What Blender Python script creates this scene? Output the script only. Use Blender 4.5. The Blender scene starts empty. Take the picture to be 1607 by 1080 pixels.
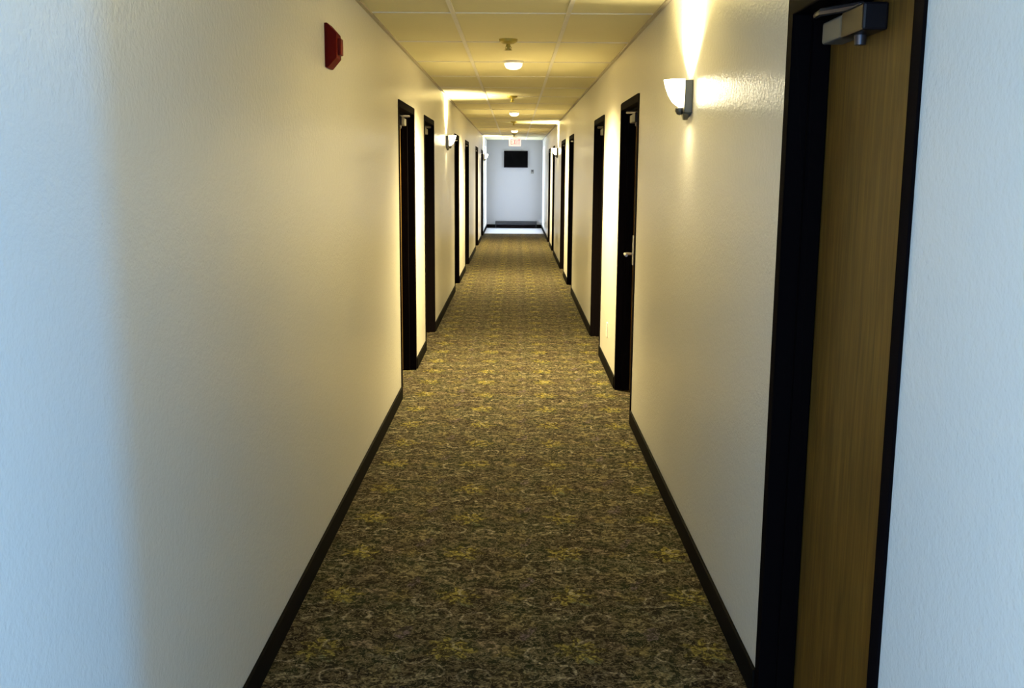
import bpy, bmesh, math, random
from mathutils import Vector, Matrix
random.seed(4)
scene = bpy.context.scene
COL = scene.collection
PI = math.pi

# ------------------------------------------------------------------ dimensions (metres)
HW = 0.762            # half width of the corridor
H = 2.395             # ceiling height
HD = 2.036            # top of the door frames
BB = 0.088            # baseboard height
Y0, YC, YE = 1.22, 25.6, 28.1   # corridor starts, carpet ends, end wall
WT = 0.30             # wall thickness
LEFT_DOORS = [(6.88, 7.95), (8.80, 9.86), (13.17, 14.22), (15.96, 17.20), (20.11, 21.50), (23.49, 24.80)]
RIGHT_DOORS = [(1.90, 2.85), (6.21, 7.26), (8.60, 9.68), (13.05, 14.13), (15.21, 16.48), (19.26, 20.20), (21.52, 22.70)]

# ------------------------------------------------------------------ node helpers
class X:
    """a scalar socket with arithmetic"""
    def __init__(s, nt, v): s.nt, s.v = nt, v
    def _op(s, op, *a):
        n = s.nt.nodes.new('ShaderNodeMath'); n.operation = op
        for i, q in enumerate((s,) + a):
            q = q.v if isinstance(q, X) else q
            if isinstance(q, (int, float)): n.inputs[i].default_value = q
            else: s.nt.links.new(q, n.inputs[i])
        return X(s.nt, n.outputs[0])
    def __add__(s, o): return s._op('ADD', o)
    def __sub__(s, o): return s._op('SUBTRACT', o)
    def __mul__(s, o): return s._op('MULTIPLY', o)
    def __truediv__(s, o): return s._op('DIVIDE', o)
    def __rsub__(s, o): return (s * -1.0) + o
    __radd__ = __add__; __rmul__ = __mul__
    def frac(s): return s._op('FRACT')
    def floor(s): return s._op('FLOOR')
    def abs(s): return s._op('ABSOLUTE')
    def cos(s): return s._op('COSINE')
    def sqrt(s): return s._op('SQRT')
    def max(s, o): return s._op('MAXIMUM', o)
    def min(s, o): return s._op('MINIMUM', o)
    def atan2(s, o): return s._op('ARCTAN2', o)
    def below(s, t, soft):      # 1 where s < t, soft edge
        n = s.nt.nodes.new('ShaderNodeMapRange'); n.interpolation_type = 'SMOOTHSTEP'
        s.nt.links.new(s.v, n.inputs[0])
        t1 = t if isinstance(t, X) else None
        if t1 is not None:
            d = s - t
            s.nt.links.new(d.v, n.inputs[0]); n.inputs[1].default_value = -soft; n.inputs[2].default_value = soft
        else:
            n.inputs[1].default_value = t - soft; n.inputs[2].default_value = t + soft
        n.inputs[3].default_value = 1; n.inputs[4].default_value = 0
        return X(s.nt, n.outputs[0])
    def above(s, t, soft): return 1.0 - s.below(t, soft)

def new_mat(name):
    m = bpy.data.materials.new(name); m.use_nodes = True
    nt = m.node_tree
    return m, nt, nt.nodes['Principled BSDF']

def coords(nt, kind='Object'):
    n = nt.nodes.new('ShaderNodeTexCoord'); return n.outputs[kind]

def geo_pos(nt):
    return nt.nodes.new('ShaderNodeNewGeometry').outputs['Position']

def noise(nt, vec, scale, detail=2.0, rough=0.5, dist=0.0):
    n = nt.nodes.new('ShaderNodeTexNoise'); nt.links.new(vec, n.inputs['Vector'])
    n.inputs['Scale'].default_value = scale; n.inputs['Detail'].default_value = detail
    n.inputs['Roughness'].default_value = rough; n.inputs['Distortion'].default_value = dist
    return n

def mapping(nt, vec, scale=(1, 1, 1), rot=(0, 0, 0), loc=(0, 0, 0)):
    n = nt.nodes.new('ShaderNodeMapping'); nt.links.new(vec, n.inputs['Vector'])
    n.inputs['Scale'].default_value = scale; n.inputs['Rotation'].default_value = rot; n.inputs['Location'].default_value = loc
    return n.outputs[0]

def mix(nt, fac, a, b):
    n = nt.nodes.new('ShaderNodeMix'); n.data_type = 'RGBA'
    for sock, q in ((n.inputs[0], fac), (n.inputs[6], a), (n.inputs[7], b)):
        q = q.v if isinstance(q, X) else q
        if isinstance(q, tuple): sock.default_value = q + (1,) if len(q) == 3 else q
        elif isinstance(q, (int, float)): sock.default_value = q
        else: nt.links.new(q, sock)
    return n.outputs[2]

def bump(nt, bsdf, height, strength, dist):
    n = nt.nodes.new('ShaderNodeBump'); n.inputs['Strength'].default_value = strength; n.inputs['Distance'].default_value = dist
    nt.links.new(height.v if isinstance(height, X) else height, n.inputs['Height'])
    nt.links.new(n.outputs[0], bsdf.inputs['Normal'])

def plain(name, col, rough=0.5, metal=0.0, emit=None, es=0.0, spec=0.5):
    m, nt, b = new_mat(name)
    n = noise(nt, coords(nt), 40, 2)
    c = mix(nt, n.outputs['Fac'], tuple(x * 0.9 for x in col), tuple(min(1, x * 1.08) for x in col))
    nt.links.new(c, b.inputs['Base Color'])
    b.inputs['Roughness'].default_value = rough; b.inputs['Metallic'].default_value = metal
    b.inputs['Specular IOR Level'].default_value = spec
    if emit: b.inputs['Emission Color'].default_value = emit + (1,); b.inputs['Emission Strength'].default_value = es
    return m

def make_wall_mat(name, col, rough=0.27, bumpy=0.26):
    m, nt, b = new_mat(name)
    p = geo_pos(nt)
    n1 = noise(nt, p, 150, 2, 0.5); n2 = noise(nt, p, 65, 2, 0.5); n3 = noise(nt, p, 1.1, 2, 0.5)
    c = mix(nt, n3.outputs['Fac'], tuple(x * 0.97 for x in col), tuple(min(1, x * 1.03) for x in col))
    nt.links.new(c, b.inputs['Base Color'])
    h = X(nt, n1.outputs['Fac']) * 0.6 + X(nt, n2.outputs['Fac'])
    bump(nt, b, h, bumpy, 0.006)
    b.inputs['Roughness'].default_value = rough
    return m

def make_ceiling_mat():
    m, nt, b = new_mat('ceiling_tile')
    p = geo_pos(nt)
    n1 = noise(nt, p, 140, 3, 0.6); n2 = noise(nt, p, 2.0, 2)
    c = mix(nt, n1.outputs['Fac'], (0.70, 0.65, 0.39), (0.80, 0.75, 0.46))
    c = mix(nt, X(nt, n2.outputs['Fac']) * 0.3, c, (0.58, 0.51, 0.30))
    nt.links.new(c, b.inputs['Base Color'])
    bump(nt, b, n1.outputs['Fac'], 0.3, 0.004)
    b.inputs['Roughness'].default_value = 0.75
    return m

def make_carpet_mat():
    m, nt, b = new_mat('floral_carpet')
    p = geo_pos(nt)
    w = noise(nt, p, 8.0, 1); w2 = noise(nt, p, 34.0, 1)
    sep = nt.nodes.new('ShaderNodeSeparateXYZ'); nt.links.new(p, sep.inputs[0])
    def rg(n):
        q = nt.nodes.new('ShaderNodeSeparateColor'); nt.links.new(n.outputs['Color'], q.inputs[0])
        return X(nt, q.outputs[0]) - 0.5, X(nt, q.outputs[1]) - 0.5
    wa, wb = rg(w); wc, wd = rg(w2)
    P = 0.43
    px = X(nt, sep.outputs[0]) + wa * 0.06 + wc * 0.030
    py = X(nt, sep.outputs[1]) + wb * 0.06 + wd * 0.030
    def cell(ox, oy, per=P):
        return (px / per + ox).frac() - 0.5, (py / per + oy).frac() - 0.5
    n1 = noise(nt, p, 36, 3, 0.62, 0.9)
    n2 = noise(nt, p, 26, 2, 0.5, 1.4)
    n3 = noise(nt, p, 120, 2, 0.6)
    n4 = noise(nt, p, 5.0, 2)
    grain = X(nt, n1.outputs['Fac'])
    broken = grain.above(0.52, 0.055)
    scroll = (X(nt, n2.outputs['Fac']) - 0.5).abs().below(0.016, 0.014)
    def flower(ox, oy, rad, petals, ph):
        u, v = cell(ox, oy)
        r = (u * u + v * v).sqrt(); th = v.atan2(u)
        k = (th * petals + ph).cos()
        f = r.below((k * 0.25 + 0.75) * rad, 0.03)
        ring = (r - rad * 0.45).abs().below(0.018, 0.012)
        return f, k.above(0.80, 0.15) * f, ring
    def curl(ox, oy, rad, ph, wid=0.011):
        u, v = cell(ox, oy)
        r = (u * u + v * v).sqrt(); th = v.atan2(u) + ph
        t = (th / (2 * PI)).frac()
        d = (r - (t * 0.8 + 0.25) * rad).abs()
        return d.below(wid, 0.010) * t.above(0.30, 0.06)
    def leaf(ox, oy, ang, L, W):
        u, v = cell(ox, oy)
        c, s = math.cos(ang), math.sin(ang)
        a = u * c + v * s; q = v * c - u * s
        lim = (1.0 - (a / L) * (a / L)).max(0.0) * W
        f = q.abs().below(lim, 0.014) * lim.above(0.006, 0.006)
        return f, q.abs().below(0.008, 0.006) * f
    base = mix(nt, X(nt, n4.outputs['Fac']).above(0.5, 0.12), (0.010, 0.0075, 0.006), (0.008, 0.011, 0.006))
    c = mix(nt, broken * 0.62, base, (0.090, 0.080, 0.055))
    c = mix(nt, scroll * 0.65, c, (0.150, 0.138, 0.108))
    for (ox, oy, an, L, W, colr) in (
            (0.15, 0.62, 0.5, 0.17, 0.055, (0.130, 0.125, 0.095)), (0.60, 0.12, -0.6, 0.18, 0.055, (0.135, 0.115, 0.090)),
            (0.88, 0.30, 2.3, 0.15, 0.05, (0.075, 0.090, 0.062)), (0.33, 0.90, 1.2, 0.15, 0.05, (0.075, 0.062, 0.085)),
            (0.75, 0.78, 0.1, 0.16, 0.045, (0.140, 0.125, 0.090)), (0.45, 0.35, 2.8, 0.14, 0.045, (0.085, 0.085, 0.070)),
            (0.05, 0.85, -1.0, 0.14, 0.05, (0.120, 0.110, 0.080)), (0.30, 0.55, 1.9, 0.13, 0.04, (0.100, 0.105, 0.080))):
        f, vn = leaf(ox, oy, an, L, W)
        c = mix(nt, f * (broken * 0.80 + 0.14), c, tuple(q * 1.15 for q in colr))
        c = mix(nt, vn * 0.6, c, (0.015, 0.013, 0.010))
    for (ox, oy, rad, k, ph, colr) in ((-0.07, 0.18, 0.21, 7, 0.3, (0.200, 0.185, 0.050)), (0.43, 0.70, 0.22, 6, 0.9, (0.150, 0.138, 0.088)),
                                       (0.45, 0.20, 0.13, 5, 0.2, (0.150, 0.135, 0.065))):
        f, vn, ring = flower(ox, oy, rad, k, ph)
        c = mix(nt, f * (broken * 0.80 + 0.06), c, colr)
        c = mix(nt, vn * 0.45, c, (0.022, 0.018, 0.010))
        c = mix(nt, ring * f * 0.35, c, (0.030, 0.025, 0.012))
    for (ox, oy, rad, ph) in ((0.22, 0.25, 0.16, 0.4), (0.72, 0.62, 0.13, 2.6), (0.05, 0.55, 0.11, 4.2), (0.85, 0.08, 0.10, 1.5)):
        c = mix(nt, curl(ox, oy, rad, ph) * (broken * 0.50 + 0.22), c, (0.24, 0.23, 0.20))
    tone = nt.nodes.new('ShaderNodeMix'); tone.data_type = 'RGBA'; tone.blend_type = 'MULTIPLY'
    tone.inputs[0].default_value = 1.0
    nt.links.new(c, tone.inputs[6])
    tn = X(nt, n4.outputs['Fac']) * 0.5 + X(nt, n3.outputs['Fac']) * 3.4 - 0.9
    cc = nt.nodes.new('ShaderNodeCombineColor')
    for i, q in enumerate((1.12, 1.02, 0.88)): nt.links.new((tn * q).v, cc.inputs[i])
    nt.links.new(cc.outputs[0], tone.inputs[7])
    nt.links.new(tone.outputs[2], b.inputs['Base Color'])
    b.inputs['Roughness'].default_value = 0.95
    b.inputs['Specular IOR Level'].default_value = 0.08
    bump(nt, b, n3.outputs['Fac'], 0.5, 0.004)
    return m

def make_wood_mat():
    m, nt, b = new_mat('brown_wood_veneer')
    p = geo_pos(nt)
    v = mapping(nt, p, (24, 24, 1.3))
    n1 = noise(nt, v, 2.2, 4, 0.62, 0.7)
    v2 = mapping(nt, p, (110, 110, 5.0))
    n2 = noise(nt, v2, 1.0, 3, 0.6, 0.2)
    n3 = noise(nt, p, 5.0, 2)
    r = nt.nodes.new('ShaderNodeValToRGB'); nt.links.new(n1.outputs['Fac'], r.inputs[0])
    e = r.color_ramp.elements
    e[0].position = 0.30; e[0].color = (0.060, 0.034, 0.0065, 1)
    e[1].position = 0.72; e[1].color = (0.185, 0.110, 0.020, 1)
    c = mix(nt, X(nt, n2.outputs['Fac']).above(0.56, 0.08) * 0.55, r.outputs[0], (0.050, 0.028, 0.008))
    c = mix(nt, X(nt, n3.outputs['Fac']) * 0.35, c, (0.200, 0.092, 0.014))
    nt.links.new(c, b.inputs['Base Color'])
    bump(nt, b, n2.outputs['Fac'], 0.15, 0.002)
    b.inputs['Roughness'].default_value = 0.5; b.inputs['Specular IOR Level'].default_value = 0.3
    return m

def make_glass_mat():
    m, nt, b = new_mat('window_glass')
    b.inputs['Base Color'].default_value = (0.95, 0.98, 1, 1); b.inputs['Roughness'].default_value = 0.02
    b.inputs['Transmission Weight'].default_value = 1.0; b.inputs['IOR'].default_value = 1.02
    return m

M_WALL = make_wall_mat('orange_peel_wall_paint', (0.74, 0.73, 0.70))
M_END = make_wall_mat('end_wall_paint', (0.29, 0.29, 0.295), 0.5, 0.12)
M_CEIL = make_ceiling_mat()
M_CARPET = make_carpet_mat()
M_WOOD = make_wood_mat()
M_GLASS = make_glass_mat()
M_BLACK = plain('black_painted_metal', (0.0042, 0.0030, 0.0036), 0.75, 0.0, spec=0.015)
M_BASE = plain('black_vinyl_base', (0.006, 0.0055, 0.005), 0.75, spec=0.03)
M_TEE = plain('ceiling_grid_white', (0.72, 0.69, 0.60), 0.45)
M_TEE_D = plain('ceiling_wall_angle', (0.40, 0.36, 0.27), 0.6)
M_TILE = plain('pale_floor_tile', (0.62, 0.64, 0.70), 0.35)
M_WHITE = plain('white_plastic', (0.80, 0.79, 0.75), 0.4)
M_STEEL = plain('satin_steel', (0.55, 0.54, 0.52), 0.32, 0.9)
M_ALU = plain('grey_aluminium', (0.15, 0.145, 0.135), 0.5, 0.1)
M_DARKMETAL = plain('dark_closer_metal', (0.012, 0.010, 0.013), 0.4, 0.1, spec=0.3)
M_ARM = plain('dark_arm_metal', (0.10, 0.09, 0.10), 0.35, 0.7)
M_BRONZE = plain('aged_bronze', (0.10, 0.095, 0.075), 0.4, 0.6)
M_BRASS = plain('yellowed_brass', (0.42, 0.34, 0.06), 0.4, 0.4)
M_RED = plain('red_plastic', (0.075, 0.0035, 0.0015), 0.6, spec=0.04)
M_REDLENS = plain('smoky_red_lens', (0.11, 0.010, 0.005), 0.5, spec=0.08)
M_SCREEN = plain('black_gloss_screen', (0.0015, 0.0015, 0.0015), 0.8, spec=0.02)
M_GREY = plain('dark_grey_enamel', (0.03, 0.032, 0.038), 0.6, spec=0.2)
M_SIGN = plain('pale_sign_face', (0.85, 0.74, 0.76), 0.4, emit=(1, 0.86, 0.87), es=0.6)
M_SIGNRED = plain('sign_red', (0.72, 0.22, 0.24), 0.5, emit=(1, 0.40, 0.42), es=0.35)
M_SHADE = plain('glowing_opal_glass', (0.9, 0.86, 0.75), 0.3, emit=(1.0, 0.88, 0.58), es=24.0)
M_DOME = plain('glowing_dome_glass', (0.9, 0.85, 0.7), 0.3, emit=(1.0, 0.84, 0.48), es=4.0)

# ------------------------------------------------------------------ mesh helpers
def box(bm, x0, x1, y0, y1, z0, z1):
    x0, x1 = min(x0, x1), max(x0, x1)
    v = [bm.verts.new(c) for c in ((x0, y0, z0), (x1, y0, z0), (x1, y1, z0), (x0, y1, z0), (x0, y0, z1), (x1, y0, z1), (x1, y1, z1), (x0, y1, z1))]
    for f in ((3, 2, 1, 0), (4, 5, 6, 7), (0, 1, 5, 4), (1, 2, 6, 5), (2, 3, 7, 6), (3, 0, 4, 7)):
        bm.faces.new([v[i] for i in f])
    return v

def frustum(bm, a, b):
    """a, b: two lists of 4 points, joined into a closed solid"""
    va = [bm.verts.new(p) for p in a]; vb = [bm.verts.new(p) for p in b]
    bm.faces.new(va[::-1]); bm.faces.new(vb)
    for i in range(len(a)):
        j = (i + 1) % len(a); bm.faces.new((va[i], va[j], vb[j], vb[i]))

def lathe(bm, prof, n=28, a0=0.0, a1=2 * PI, sy=1.0, c=(0, 0, 0)):
    full = abs(a1 - a0 - 2 * PI) < 1e-6
    k = n if full else n + 1
    rings = []
    for i in range(k):
        a = a0 + (a1 - a0) * i / n
        rings.append([bm.verts.new((c[0] + r * math.cos(a), c[1] + sy * r * math.sin(a), c[2] + z)) for r, z in prof])
    for i in range(n):
        A, B = rings[i], rings[(i + 1) % k]
        for j in range(len(prof) - 1):
            bm.faces.new((A[j], B[j], B[j + 1], A[j + 1]))
    return rings

def tube(bm, pts, r, n=10):
    pts = [Vector(p) for p in pts]; rings = []
    for i, p in enumerate(pts):
        d = (pts[min(i + 1, len(pts) - 1)] - pts[max(i - 1, 0)]).normalized()
        u = d.cross(Vector((0, 0, 1)))
        if u.length < 1e-3: u = d.cross(Vector((1, 0, 0)))
        u.normalize(); w = d.cross(u)
        rings.append([bm.verts.new(p + u * r * math.cos(2 * PI * k / n) + w * r * math.sin(2 * PI * k / n)) for k in range(n)])
    for A, B in zip(rings, rings[1:]):
        for k in range(n): bm.faces.new((A[k], A[(k + 1) % n], B[(k + 1) % n], B[k]))
    bm.faces.new(rings[0][::-1]); bm.faces.new(rings[-1])

def obj(name, bm, mat, parent=None, bevel=0.0, smooth=False, loc=None):
    bmesh.ops.remove_doubles(bm, verts=bm.verts, dist=1e-6)
    bmesh.ops.recalc_face_normals(bm, faces=bm.faces)
    me = bpy.data.meshes.new(name); bm.to_mesh(me); bm.free()
    me.materials.append(mat)
    if smooth:
        for p in me.polygons: p.use_smooth = True
    o = bpy.data.objects.new(name, me); COL.objects.link(o)
    if parent: o.parent = parent
    if loc: o.location = loc
    if bevel:
        md = o.modifiers.new('edge', 'BEVEL'); md.width = bevel; md.segments = 2; md.limit_method = 'ANGLE'; md.angle_limit = 0.6
    if smooth:
        md = o.modifiers.new('split', 'EDGE_SPLIT'); md.split_angle = math.radians(40)
    return o

def tag(o, label, cat, group=None, kind=None):
    o['label'] = label; o['category'] = cat
    if group: o['group'] = group
    if kind: o['kind'] = kind
    return o

def thing(name, label, cat, loc, group=None, kind=None, rz=0.0):
    o = bpy.data.objects.new(name, None); COL.objects.link(o)
    o.location = loc; o.rotation_euler = (0, 0, rz); o.empty_display_size = 0.1
    return tag(o, label, cat, group, kind)

def copy_thing(src, loc, rz, label):
    r = src.copy(); COL.objects.link(r); r.location = loc; r.rotation_euler = (0, 0, rz); r['label'] = label
    for ch in list(src.children):
        c = ch.copy(); COL.objects.link(c); c.parent = r
        for g in list(ch.children):
            d = g.copy(); COL.objects.link(d); d.parent = c
    return r

def struct(name, bm, mat, label, cat, **k):
    return tag(obj(name, bm, mat, **k), label, cat, kind='structure')

# ------------------------------------------------------------------ room shell
LX = 2.6; LB = -3.2   # lobby half width, lobby back wall
WIN_Y = (25.95, 27.75, 0.12, 2.20)

bm = bmesh.new(); box(bm, -1.3, 1.3, Y0 - 0.2, YC, -0.06, 0); box(bm, -LX, LX, LB, Y0 - 0.2, -0.06, 0)
struct('floor', bm, M_CARPET, 'dark floral patterned carpet running the length of the corridor', 'carpet')
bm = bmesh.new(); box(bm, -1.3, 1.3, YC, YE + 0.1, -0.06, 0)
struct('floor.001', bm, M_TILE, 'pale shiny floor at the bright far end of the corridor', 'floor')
bm = bmesh.new(); box(bm, -1.3, 1.3, Y0 - 0.2, YE + 0.1, H, H + 0.08); box(bm, -LX, LX, LB, Y0 - 0.2, H, H + 0.08)
struct('ceiling', bm, M_CEIL, 'low ceiling of yellowish white tiles above the corridor', 'ceiling')

def side_wall(name, s, doors, label):
    bm = bmesh.new()
    x0, x1 = s * HW, s * (HW + WT)
    y = Y0
    for a, b in doors:
        box(bm, x0, x1, y, a, 0, H); box(bm, x0, x1, a, b, HD, H); y = b
    box(bm, x0, x1, y, WIN_Y[0], 0, H)
    box(bm, x0, x1, WIN_Y[0], WIN_Y[1], 0, WIN_Y[2]); box(bm, x0, x1, WIN_Y[0], WIN_Y[1], WIN_Y[3], H)
    box(bm, x0, x1, WIN_Y[1], YE, 0, H)
    box(bm, s * (HW + WT), s * LX, Y0, Y0 + 0.12, 0, H)   # return wall into the lobby
    struct(name, bm, M_WALL, label, 'wall')
side_wall('wall_left', -1, LEFT_DOORS, 'long off-white textured wall on the side with the red alarm')
side_wall('wall_right', 1, RIGHT_DOORS, 'long off-white textured wall on the side with the nearest wood door')
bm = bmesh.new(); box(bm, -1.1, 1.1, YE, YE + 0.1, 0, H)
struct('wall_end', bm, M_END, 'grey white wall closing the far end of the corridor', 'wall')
# lobby behind the photographer
bm = bmesh.new(); box(bm, -LX, LX, LB - 0.1, LB, 0, H)
struct('wall_back', bm, M_WALL, 'off-white wall behind the viewpoint', 'wall')

def base_strip(name, s, doors, label):
    bm = bmesh.new()
    y = Y0
    for a, b in list(doors) + [(YE - 0.02, YE)]:
        box(bm, s * HW, s * (HW - 0.012), y, a, 0, BB); y = b
    struct(name, bm, M_BASE, label, 'baseboard', bevel=0.003)
base_strip('baseboard_left', -1, LEFT_DOORS, 'black baseboard along the wall with the red alarm')
base_strip('baseboard_right', 1, RIGHT_DOORS, 'black baseboard along the wall with the nearest wood door')
bm = bmesh.new(); box(bm, -HW + .012, HW - .012, YE - 0.015, YE, 0, 0.10)
struct('baseboard_end', bm, M_BASE, 'black baseboard at the foot of the far end wall', 'baseboard')

# ceiling grid: two runners and cross tees, angle strips along the walls
bm = bmesh.new()
for x in (-0.315, 0.295): box(bm, x - 0.012, x + 0.012, Y0, YC + 2.4, H - 0.006, H)
y = 1.9
while y < YE - 0.1:
    box(bm, -HW + 0.02, HW - 0.02, y - 0.011, y + 0.011, H - 0.004, H); y += 1.22
struct('trim_1', bm, M_TEE, 'thin white metal grid between the ceiling tiles', 'ceiling grid')
for k, s in ((2, -1), (3, 1)):
    bm = bmesh.new(); box(bm, s * HW, s * (HW - 0.018), Y0, YE, H - 0.012, H)
    struct('trim_%d' % k, bm, M_TEE_D, 'dull edge strip where the ceiling meets the wall with the ' + ('red alarm' if s < 0 else 'nearest wood door'), 'ceiling trim')

# ------------------------------------------------------------------ windows at the far end (daylight from both sides)
for k, s in ((1, -1), (2, 1)):
    t = thing('window_%d' % k, 'tall bright window beside the far end wall, on the ' + ('red alarm side' if s < 0 else 'nearest wood door side'), 'window', (s * HW, 0, 0), kind='structure')
    y0, y1, z0, z1 = WIN_Y
    bm = bmesh.new(); w = 0.05; a, b = s * 0.004, s * 0.06
    box(bm, a, b, y0, y0 + w, z0, z1); box(bm, a, b, y1 - w, y1, z0, z1)
    box(bm, a, b, y0 + w, y1 - w, z0, z0 + w); box(bm, a, b, y0 + w, y1 - w, z1 - w, z1)
    box(bm, a, b, (y0 + y1) / 2 - 0.025, (y0 + y1) / 2 + 0.025, z0 + w, z1 - w)
    obj('window_frame', bm, M_WHITE, t, bevel=0.004)
    bm = bmesh.new(); box(bm, s * 0.012, s * 0.018, y0 + w, y1 - w, z0 + w, z1 - w)
    obj('pane', bm, M_GLASS, t)

# ------------------------------------------------------------------ doors
RD = 0.098   # depth of the reveal in front of the leaf
def make_door(n, s, y0, y1, label, lever=None, wood=M_WOOD):
    """s: side of the corridor; the frame wraps the opening, the leaf sits back in the wall"""
    t = thing('door_%d' % n, label, 'door', (s * HW, y0, 0), 'guest room doors along the corridor', kind='structure')
    W = y1 - y0; f = 0.048; e = -s * 0.006
    def bx(bm, d0, d1, *r): box(bm, s * d0, s * d1, *r)
    bm = bmesh.new()
    # face + reveal + stop of the pressed metal frame
    for ya, yb, st in ((0, f, f), (W - f, W, W - f)):
        bx(bm, -0.006, RD + 0.10, ya, yb, 0, HD)
    bx(bm, -0.006, RD + 0.10, f, W - f, HD - f, HD)
    obj('door_frame', bm, M_BLACK, t, bevel=0.003)
    bm = bmesh.new()
    for ya, yb in ((f, f + 0.016), (W - f - 0.016, W - f)):
        bx(bm, 0.045, RD - 0.004, ya, yb, 0, HD - f)
    bx(bm, 0.045, RD - 0.004, f + 0.016, W - f - 0.016, HD - f - 0.016, HD - f)
    obj('door_stop', bm, M_BLACK, t, bevel=0.002)
    bm = bmesh.new(); bx(bm, RD, RD + 0.044, f + 0.003, W - f - 0.003, 0.008, HD - f - 0.003)
    leaf = obj('door_leaf', bm, wood, t, bevel=0.002)
    # closer: body on the leaf near the far jamb, arm up to the head
    yc = W - f - 0.10
    bm = bmesh.new(); zb = HD - f - 0.094
    bx(bm, RD - 0.058, RD, yc - 0.33, yc - 0.17, zb, zb + 0.062)
    cl = obj('closer_body', bm, M_DARKMETAL, leaf, bevel=0.006)
    bm = bmesh.new(); bx(bm, RD - 0.056, RD, yc - 0.165, yc - 0.012, zb + 0.004, zb + 0.058)
    obj('closer_cover', bm, M_ALU, leaf, bevel=0.006)
    bm = bmesh.new()
    lathe(bm, [(0.0, -0.024), (0.013, -0.022), (0.015, 0.0), (0.015, 0.070), (0.0, 0.072)], 14, c=(s * (RD - 0.03), yc - 0.235, zb))
    tube(bm, [(s * (RD - 0.03), yc - 0.235, zb + 0.068), (s * (RD - 0.085), yc - 0.10, zb + 0.072)], 0.010, 8)
    tube(bm, [(s * (RD - 0.085), yc - 0.10, zb + 0.072), (s * (RD - 0.070), yc - 0.0, HD - f - 0.016)], 0.008, 8)
    obj('closer_arm', bm, M_ARM, leaf, smooth=True)
    if lever:
        yl = f + 0.075 if lever == 'near' else W - f - 0.075
        d = 1 if lever == 'near' else -1
        bm = bmesh.new()
        bx(bm, RD - 0.010, RD, yl - 0.032, yl + 0.032, 0.92, 1.13)
        obj('lock_plate', bm, M_STEEL, leaf, bevel=0.004)
        bm = bmesh.new()
        tube(bm, [(s * (RD - 0.008), yl, 1.0), (s * (RD - 0.058), yl, 1.0), (s * (RD - 0.064), yl + d * 0.012, 1.0), (s * (RD - 0.064), yl + d * 0.12, 0.998)], 0.010, 10)
        obj('lever_handle', bm, M_STEEL, leaf, smooth=True)
    return t
L_LABEL = ['dark framed door recess nearest on the red alarm wall', 'second dark framed door on the red alarm wall, just before its first wall lamp',
           'third dark framed door on the red alarm wall, just past its first wall lamp', 'fourth dark framed door on the red alarm wall, narrow in the distance',
           'fifth dark framed door on the red alarm wall, a thin sliver', 'last dark framed door on the red alarm wall, beside the bright end']
R_LABEL = ['large brown wood door in black frame, nearest the viewpoint', 'black framed door with a steel lever, first past the nearest lit wall lamp',
           'third door along the wood door wall, next to the lever door', 'fourth door along the wood door wall, slim black strip',
           'fifth door along the wood door wall, just before the distant wall lamp', 'sixth door along the wood door wall, just past the distant wall lamp',
           'last door along the wood door wall, beside the bright end']
n = 1
for i, (a, b) in enumerate(LEFT_DOORS):
    make_door(n, -1, a, b, L_LABEL[i], lever='near'); n += 1
for i, (a, b) in enumerate(RIGHT_DOORS):
    make_door(n, 1, a, b, R_LABEL[i], lever=None if i == 0 else 'far' if i == 1 else 'near'); n += 1

# ------------------------------------------------------------------ lamps
def lamp(name, kind, loc, rot, energy, color, parent=None, **kw):
    d = bpy.data.lights.new(name, kind); d.energy = energy; d.color = color
    for k, v in kw.items(): setattr(d, k, v)
    o = bpy.data.objects.new(name, d); COL.objects.link(o); o.location = loc; o.rotation_euler = rot
    if parent: o.parent = parent
    return o
WARM = (1.0, 0.83, 0.45)

# wall sconce, built for a wall at x = 0 with the corridor on the -x side
def make_sconce(label, loc, rz):
    t = thing('wall_sconce', label, 'wall lamp', loc, 'wall lamps along the corridor', rz=rz)
    bm = bmesh.new()
    box(bm, -0.034, 0.0, -0.062, 0.062, -0.076, 0.060)
    frustum(bm, [(-0.034, -0.03, -0.076), (0, -0.03, -0.076), (0, 0.03, -0.076), (-0.034, 0.03, -0.076)],
                [(-0.028, -0.014, -0.104), (-0.012, -0.014, -0.104), (-0.012, 0.014, -0.104), (-0.028, 0.014, -0.104)])
    obj('backplate', bm, M_BRONZE, t, bevel=0.003)
    bm = bmesh.new()
    lathe(bm, [(0.0, -0.030), (0.012, -0.026), (0.020, -0.012), (0.018, 0.0), (0.0, 0.004)], 14, c=(-0.044, 0, -0.054))
    tube(bm, [(-0.030, 0, -0.066), (-0.045, 0, -0.066)], 0.008, 8)
    obj('finial', bm, M_BRONZE, t, smooth=True)
    # half bowl of opal glass, open at the top
    prof = [(0.0, -0.050), (0.020, -0.047), (0.042, -0.030), (0.060, -0.002), (0.073, 0.032), (0.080, 0.062), (0.076, 0.062), (0.069, 0.032), (0.056, 0.0), (0.039, -0.026), (0.018, -0.042), (0.0, -0.045)]
    bm = bmesh.new(); lathe(bm, prof, 24, PI / 2, 3 * PI / 2, 0.72, c=(-0.034, 0, 0))
    obj('lamp_shade', bm, M_SHADE, t, smooth=True)
    lamp('uplight', 'AREA', (-0.062, 0, 0.064), (PI, 0, 0), 46.0, WARM, t, shape='RECTANGLE', size=0.045, size_y=0.10, spread=math.radians(130))
    lamp('downlight', 'AREA', (-0.10, 0, -0.10), (0, 0, 0), 0.9, WARM, t, shape='RECTANGLE', size=0.05, size_y=0.08, spread=math.radians(165))
    return t
ZS = 1.895
sc = make_sconce('glowing glass wall lamp nearest the viewpoint, beside the wood door', (HW, 4.41, ZS), 0)
copy_thing(sc, (-HW, 11.62, ZS), PI, 'glowing glass wall lamp on the red alarm wall, between its second and third doors')
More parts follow.
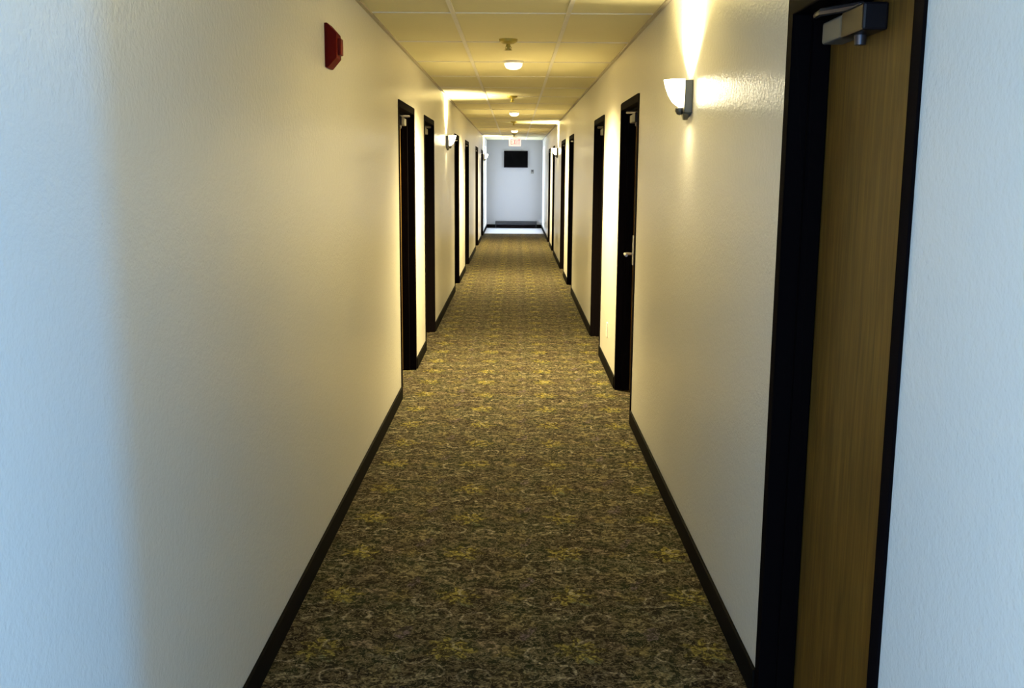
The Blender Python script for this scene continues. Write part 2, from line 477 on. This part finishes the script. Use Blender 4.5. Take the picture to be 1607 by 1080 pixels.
copy_thing(sc, (HW, 17.85, ZS), 0, 'distant glowing wall lamp on the wood door wall')
copy_thing(sc, (-HW, 25.2, ZS), PI, 'farthest glowing wall lamp, on the red alarm wall by the bright end')

# ceiling dome lights
def make_dome(label, loc):
    t = thing('ceiling_light', label, 'ceiling light', loc, 'small dome lights along the ceiling')
    bm = bmesh.new(); lathe(bm, [(0.0, 0.0), (0.078, 0.0), (0.078, -0.014), (0.072, -0.018), (0.0, -0.022)], 32)
    obj('mounting_ring', bm, M_WHITE, t, smooth=True)
    bm = bmesh.new(); lathe(bm, [(0.068, -0.018), (0.066, -0.034), (0.055, -0.050), (0.033, -0.060), (0.0, -0.063)], 32)
    obj('diffuser', bm, M_DOME, t, smooth=True)
    lamp('dome_beam', 'SPOT', (0, 0, -0.085), (0, 0, 0), 860.0, (1.0, 0.80, 0.36), t, spot_size=math.radians(150), spot_blend=0.85, shadow_soft_size=0.05)
    return t
dm = make_dome('small lit dome on the ceiling, nearest of the ceiling lights', (0.0, 7.95, H))
copy_thing(dm, (0.0, 14.7, H), 0, 'second small lit dome on the ceiling, between two sprinkler heads')
copy_thing(dm, (0.0, 21.2, H), 0, 'farthest small lit dome on the ceiling, near the exit sign')

# sprinkler heads
def make_sprinkler(label, loc):
    t = thing('sprinkler_head', label, 'sprinkler', loc, 'sprinkler heads along the ceiling')
    bm = bmesh.new(); lathe(bm, [(0.0, 0.0), (0.060, 0.0), (0.056, -0.016), (0.034, -0.028), (0.0, -0.028)], 28)
    obj('escutcheon', bm, M_BRASS, t, smooth=True)
    bm = bmesh.new(); lathe(bm, [(0.012, -0.028), (0.014, -0.045), (0.010, -0.050), (0.010, -0.062), (0.024, -0.064), (0.024, -0.068), (0.0, -0.068)], 20)
    for a in (0, PI):
        tube(bm, [(0.012 * math.cos(a), 0.012 * math.sin(a), -0.04), (0.02 * math.cos(a), 0.02 * math.sin(a), -0.052), (0.008 * math.cos(a), 0.008 * math.sin(a), -0.064)], 0.003, 6)
    obj('deflector', bm, M_BRASS, t, smooth=True)
    return t
sp = make_sprinkler('yellowish sprinkler head on the ceiling, nearest, in front of the first dome', (-0.03, 6.65, H))
copy_thing(sp, (-0.02, 11.6, H), 0, 'sprinkler head on the ceiling by the first bright light band')
copy_thing(sp, (-0.01, 17.6, H), 0, 'sprinkler head on the ceiling in front of the distant lit dome')
copy_thing(sp, (-0.01, 23.3, H), 0, 'farthest sprinkler head on the ceiling, just before the exit sign')

# ------------------------------------------------------------------ red alarm on the left wall
t = thing('wall_fire_alarm', 'dark red fire alarm box high on the bare wall before the first door', 'fire alarm', (-HW, 4.33, 2.075))
bm = bmesh.new(); h, g, w = 0.088, 0.060, 0.062
frustum(bm, [(0, -w, -h), (0, w, -h), (0, w, h), (0, -w, h)], [(0.012, -w, -h), (0.012, w, -h), (0.012, w, h), (0.012, -w, h)])
frustum(bm, [(0.012, -w, -h), (0.012, w, -h), (0.012, w, h), (0.012, -w, h)], [(0.048, -w * .9, -g * .8), (0.048, w * .9, -g * .8), (0.048, w * .9, g * .8), (0.048, -w * .9, g * .8)])
obj('housing', bm, M_RED, t, bevel=0.003)
bm = bmesh.new(); box(bm, 0.047, 0.062, -0.028, 0.028, -0.036, 0.032)
obj('strobe_lens', bm, M_REDLENS, t, bevel=0.004)

# wall outlet between the second and third right-hand doors
t = thing('wall_outlet', 'pale outlet plate low on the wall between the lever door and the next door', 'outlet', (HW, 7.95, 0.33))
bm = bmesh.new(); box(bm, -0.006, 0, -0.036, 0.036, -0.058, 0.058); obj('cover_plate', bm, M_WHITE, t, bevel=0.002)
for dz in (-0.02, 0.02):
    bm = bmesh.new(); box(bm, -0.008, -0.006, -0.016, 0.016, dz - 0.014, dz + 0.014); obj('socket', bm, M_WHITE, t, bevel=0.001)

# ------------------------------------------------------------------ far end things
t = thing('wall_screen', 'black rectangular panel hung high on the far end wall', 'screen', (0.035, YE, 1.875))
bm = bmesh.new(); W2, H2 = 0.325, 0.225
for r in ((-W2, W2, H2 - 0.03, H2), (-W2, W2, -H2, -H2 + 0.03), (-W2, -W2 + 0.03, -H2 + 0.03, H2 - 0.03), (W2 - 0.03, W2, -H2 + 0.03, H2 - 0.03)):
    box(bm, r[0], r[1], -0.05, 0, r[2], r[3])
obj('bezel', bm, M_BLACK, t)
bm = bmesh.new(); box(bm, -W2 + 0.03, W2 - 0.03, -0.04, 0, -H2 + 0.03, H2 - 0.03); obj('screen_panel', bm, M_SCREEN, t)

t = thing('wall_thermostat', 'small grey box on the far end wall below and beside the black panel', 'thermostat', (0.49, YE, 1.545))
bm = bmesh.new(); box(bm, -0.04, 0.04, -0.025, 0, -0.055, 0.055); obj('case', bm, M_ALU, t, bevel=0.004)
bm = bmesh.new(); box(bm, -0.025, 0.025, -0.028, -0.025, 0.0, 0.035); obj('display', bm, M_GREY, t)

t = thing('baseboard_heater', 'low dark heater strip at the foot of the far end wall', 'heater', (0.05, YE - 0.015, 0))
bm = bmesh.new(); hw = 0.57
frustum(bm, [(-hw, -0.055, 0.015), (hw, -0.055, 0.015), (hw, 0, 0.015), (-hw, 0, 0.015)], [(-hw, -0.055, 0.16), (hw, -0.055, 0.16), (hw, 0, 0.195), (-hw, 0, 0.195)])
obj('casing', bm, M_GREY, t, bevel=0.004)
bm = bmesh.new(); box(bm, -hw + 0.03, hw - 0.03, -0.060, -0.055, 0.02, 0.095); obj('air_slot', bm, M_BLACK, t)

t = thing('exit_sign', 'pale lit exit sign with red letters hanging from the far ceiling', 'exit sign', (0.01, 25.35, H))
bm = bmesh.new(); box(bm, -0.15, 0.15, -0.022, 0.022, -0.235, -0.025); obj('sign_face', bm, M_SIGN, t, bevel=0.005)
bm = bmesh.new(); box(bm, -0.05, 0.05, -0.018, 0.018, -0.025, 0.0); obj('ceiling_mount', bm, M_WHITE, t)
STROKES = {'E': [(0, 0, .22, 1), (.22, 0, .75, .18), (.22, .41, .65, .59), (.22, .82, .75, 1)], 'I': [(0, 0, .22, 1)],
           'T': [(0, .82, .8, 1), (.29, 0, .51, .82)]}
bm = bmesh.new(); xx = -0.112; hl = 0.125; wl = 0.075
for ch in 'EXIT':
    if ch == 'X':
        for (xa, xb) in ((0, .58), (.58, 0)):
            q = [(xx + xa * wl, 0), (xx + (xa + .24) * wl, 0), (xx + (xb + .24) * wl, hl), (xx + xb * wl, hl)]
            frustum(bm, [(a, -0.0225, b - 0.195) for a, b in q], [(a, -0.0250, b - 0.195) for a, b in q])
        xx += .82 * wl + 0.016
    else:
        for (a, b, c, d) in STROKES[ch]: box(bm, xx + a * wl, xx + c * wl, -0.0250, -0.0225, b * hl - 0.195, d * hl - 0.195)
        xx += {'E': .75, 'I': .22, 'T': .8}[ch] * wl + 0.016
obj('lettering', bm, M_SIGNRED, t)

# ------------------------------------------------------------------ daylight
COOL = (0.46, 0.70, 1.0)
# far end windows
for s in (-1, 1):
    lamp('far_daylight', 'AREA', (s * (HW + 0.45), 26.85, 1.2), (0, s * PI / 2, 0), 50, (0.72, 0.82, 1.0), shape='RECTANGLE', size=2.0, size_y=1.7)
# lobby daylight: unseen area lamps on both sides and behind the viewpoint
def lobby_side_lamp(side, y, width, energy, color):
    lamp('lobby_daylight_fill', 'AREA', (side * (LX - 0.02), y, 1.25), (0, side * PI / 2, 0), energy, color, shape='RECTANGLE', size=2.1, size_y=width)
lobby_side_lamp(1, 0.34, 0.2, 62, (0.05, 0.42, 1.0))
lobby_side_lamp(-1, 0.34, 0.2, 36, (0.05, 0.42, 1.0))
lobby_side_lamp(-1, -1.9, 1.4, 24, (0.80, 0.90, 1.0))  # added fill lamp, brightens the wall just past the nearest wood door
lamp('lobby_daylight_fill', 'AREA', (0, LB + 0.05, 1.3), (PI / 2, 0, 0), 135, (0.14, 0.46, 1.0), shape='RECTANGLE', size=3.0, size_y=1.8)

w = bpy.data.worlds.new('sky'); scene.world = w; w.use_nodes = True
bg = w.node_tree.nodes['Background']; bg.inputs[0].default_value = (0.80, 0.90, 1.0, 1); bg.inputs[1].default_value = 2.5

# ------------------------------------------------------------------ camera
f, p, yw, rl, cx, hh = 1585.48, 0.1703, -0.0020, -0.0070, 0.0204, 1.5753
cp, sp_, cy, sy, cr, sr = math.cos(p), math.sin(p), math.cos(yw), math.sin(yw), math.cos(rl), math.sin(rl)
fwd = Vector((sy * cp, cy * cp, -sp_)); right = Vector((cy, -sy, 0)); down = -right.cross(fwd)
r2 = right * cr + down * sr; d2 = down * cr - right * sr
cam = bpy.data.cameras.new('camera'); co = bpy.data.objects.new('camera', cam); COL.objects.link(co)
m = Matrix.Identity(4)
for i in range(3):
    m[i][0] = r2[i]; m[i][1] = -d2[i]; m[i][2] = -fwd[i]
m[0][3], m[1][3], m[2][3] = cx, 0, hh
co.matrix_world = m
cam.sensor_fit = 'HORIZONTAL'; cam.sensor_width = 36; cam.lens = f * 36 / 1607; cam.clip_start = 0.02
scene.camera = co

scene.view_settings.view_transform = 'Standard'
scene.view_settings.look = 'None'
scene.view_settings.exposure = 0.0
scene.cycles.max_bounces = 10
scene.cycles.diffuse_bounces = 6
scene.cycles.sample_clamp_indirect = 6
scene.cycles.use_denoising = True
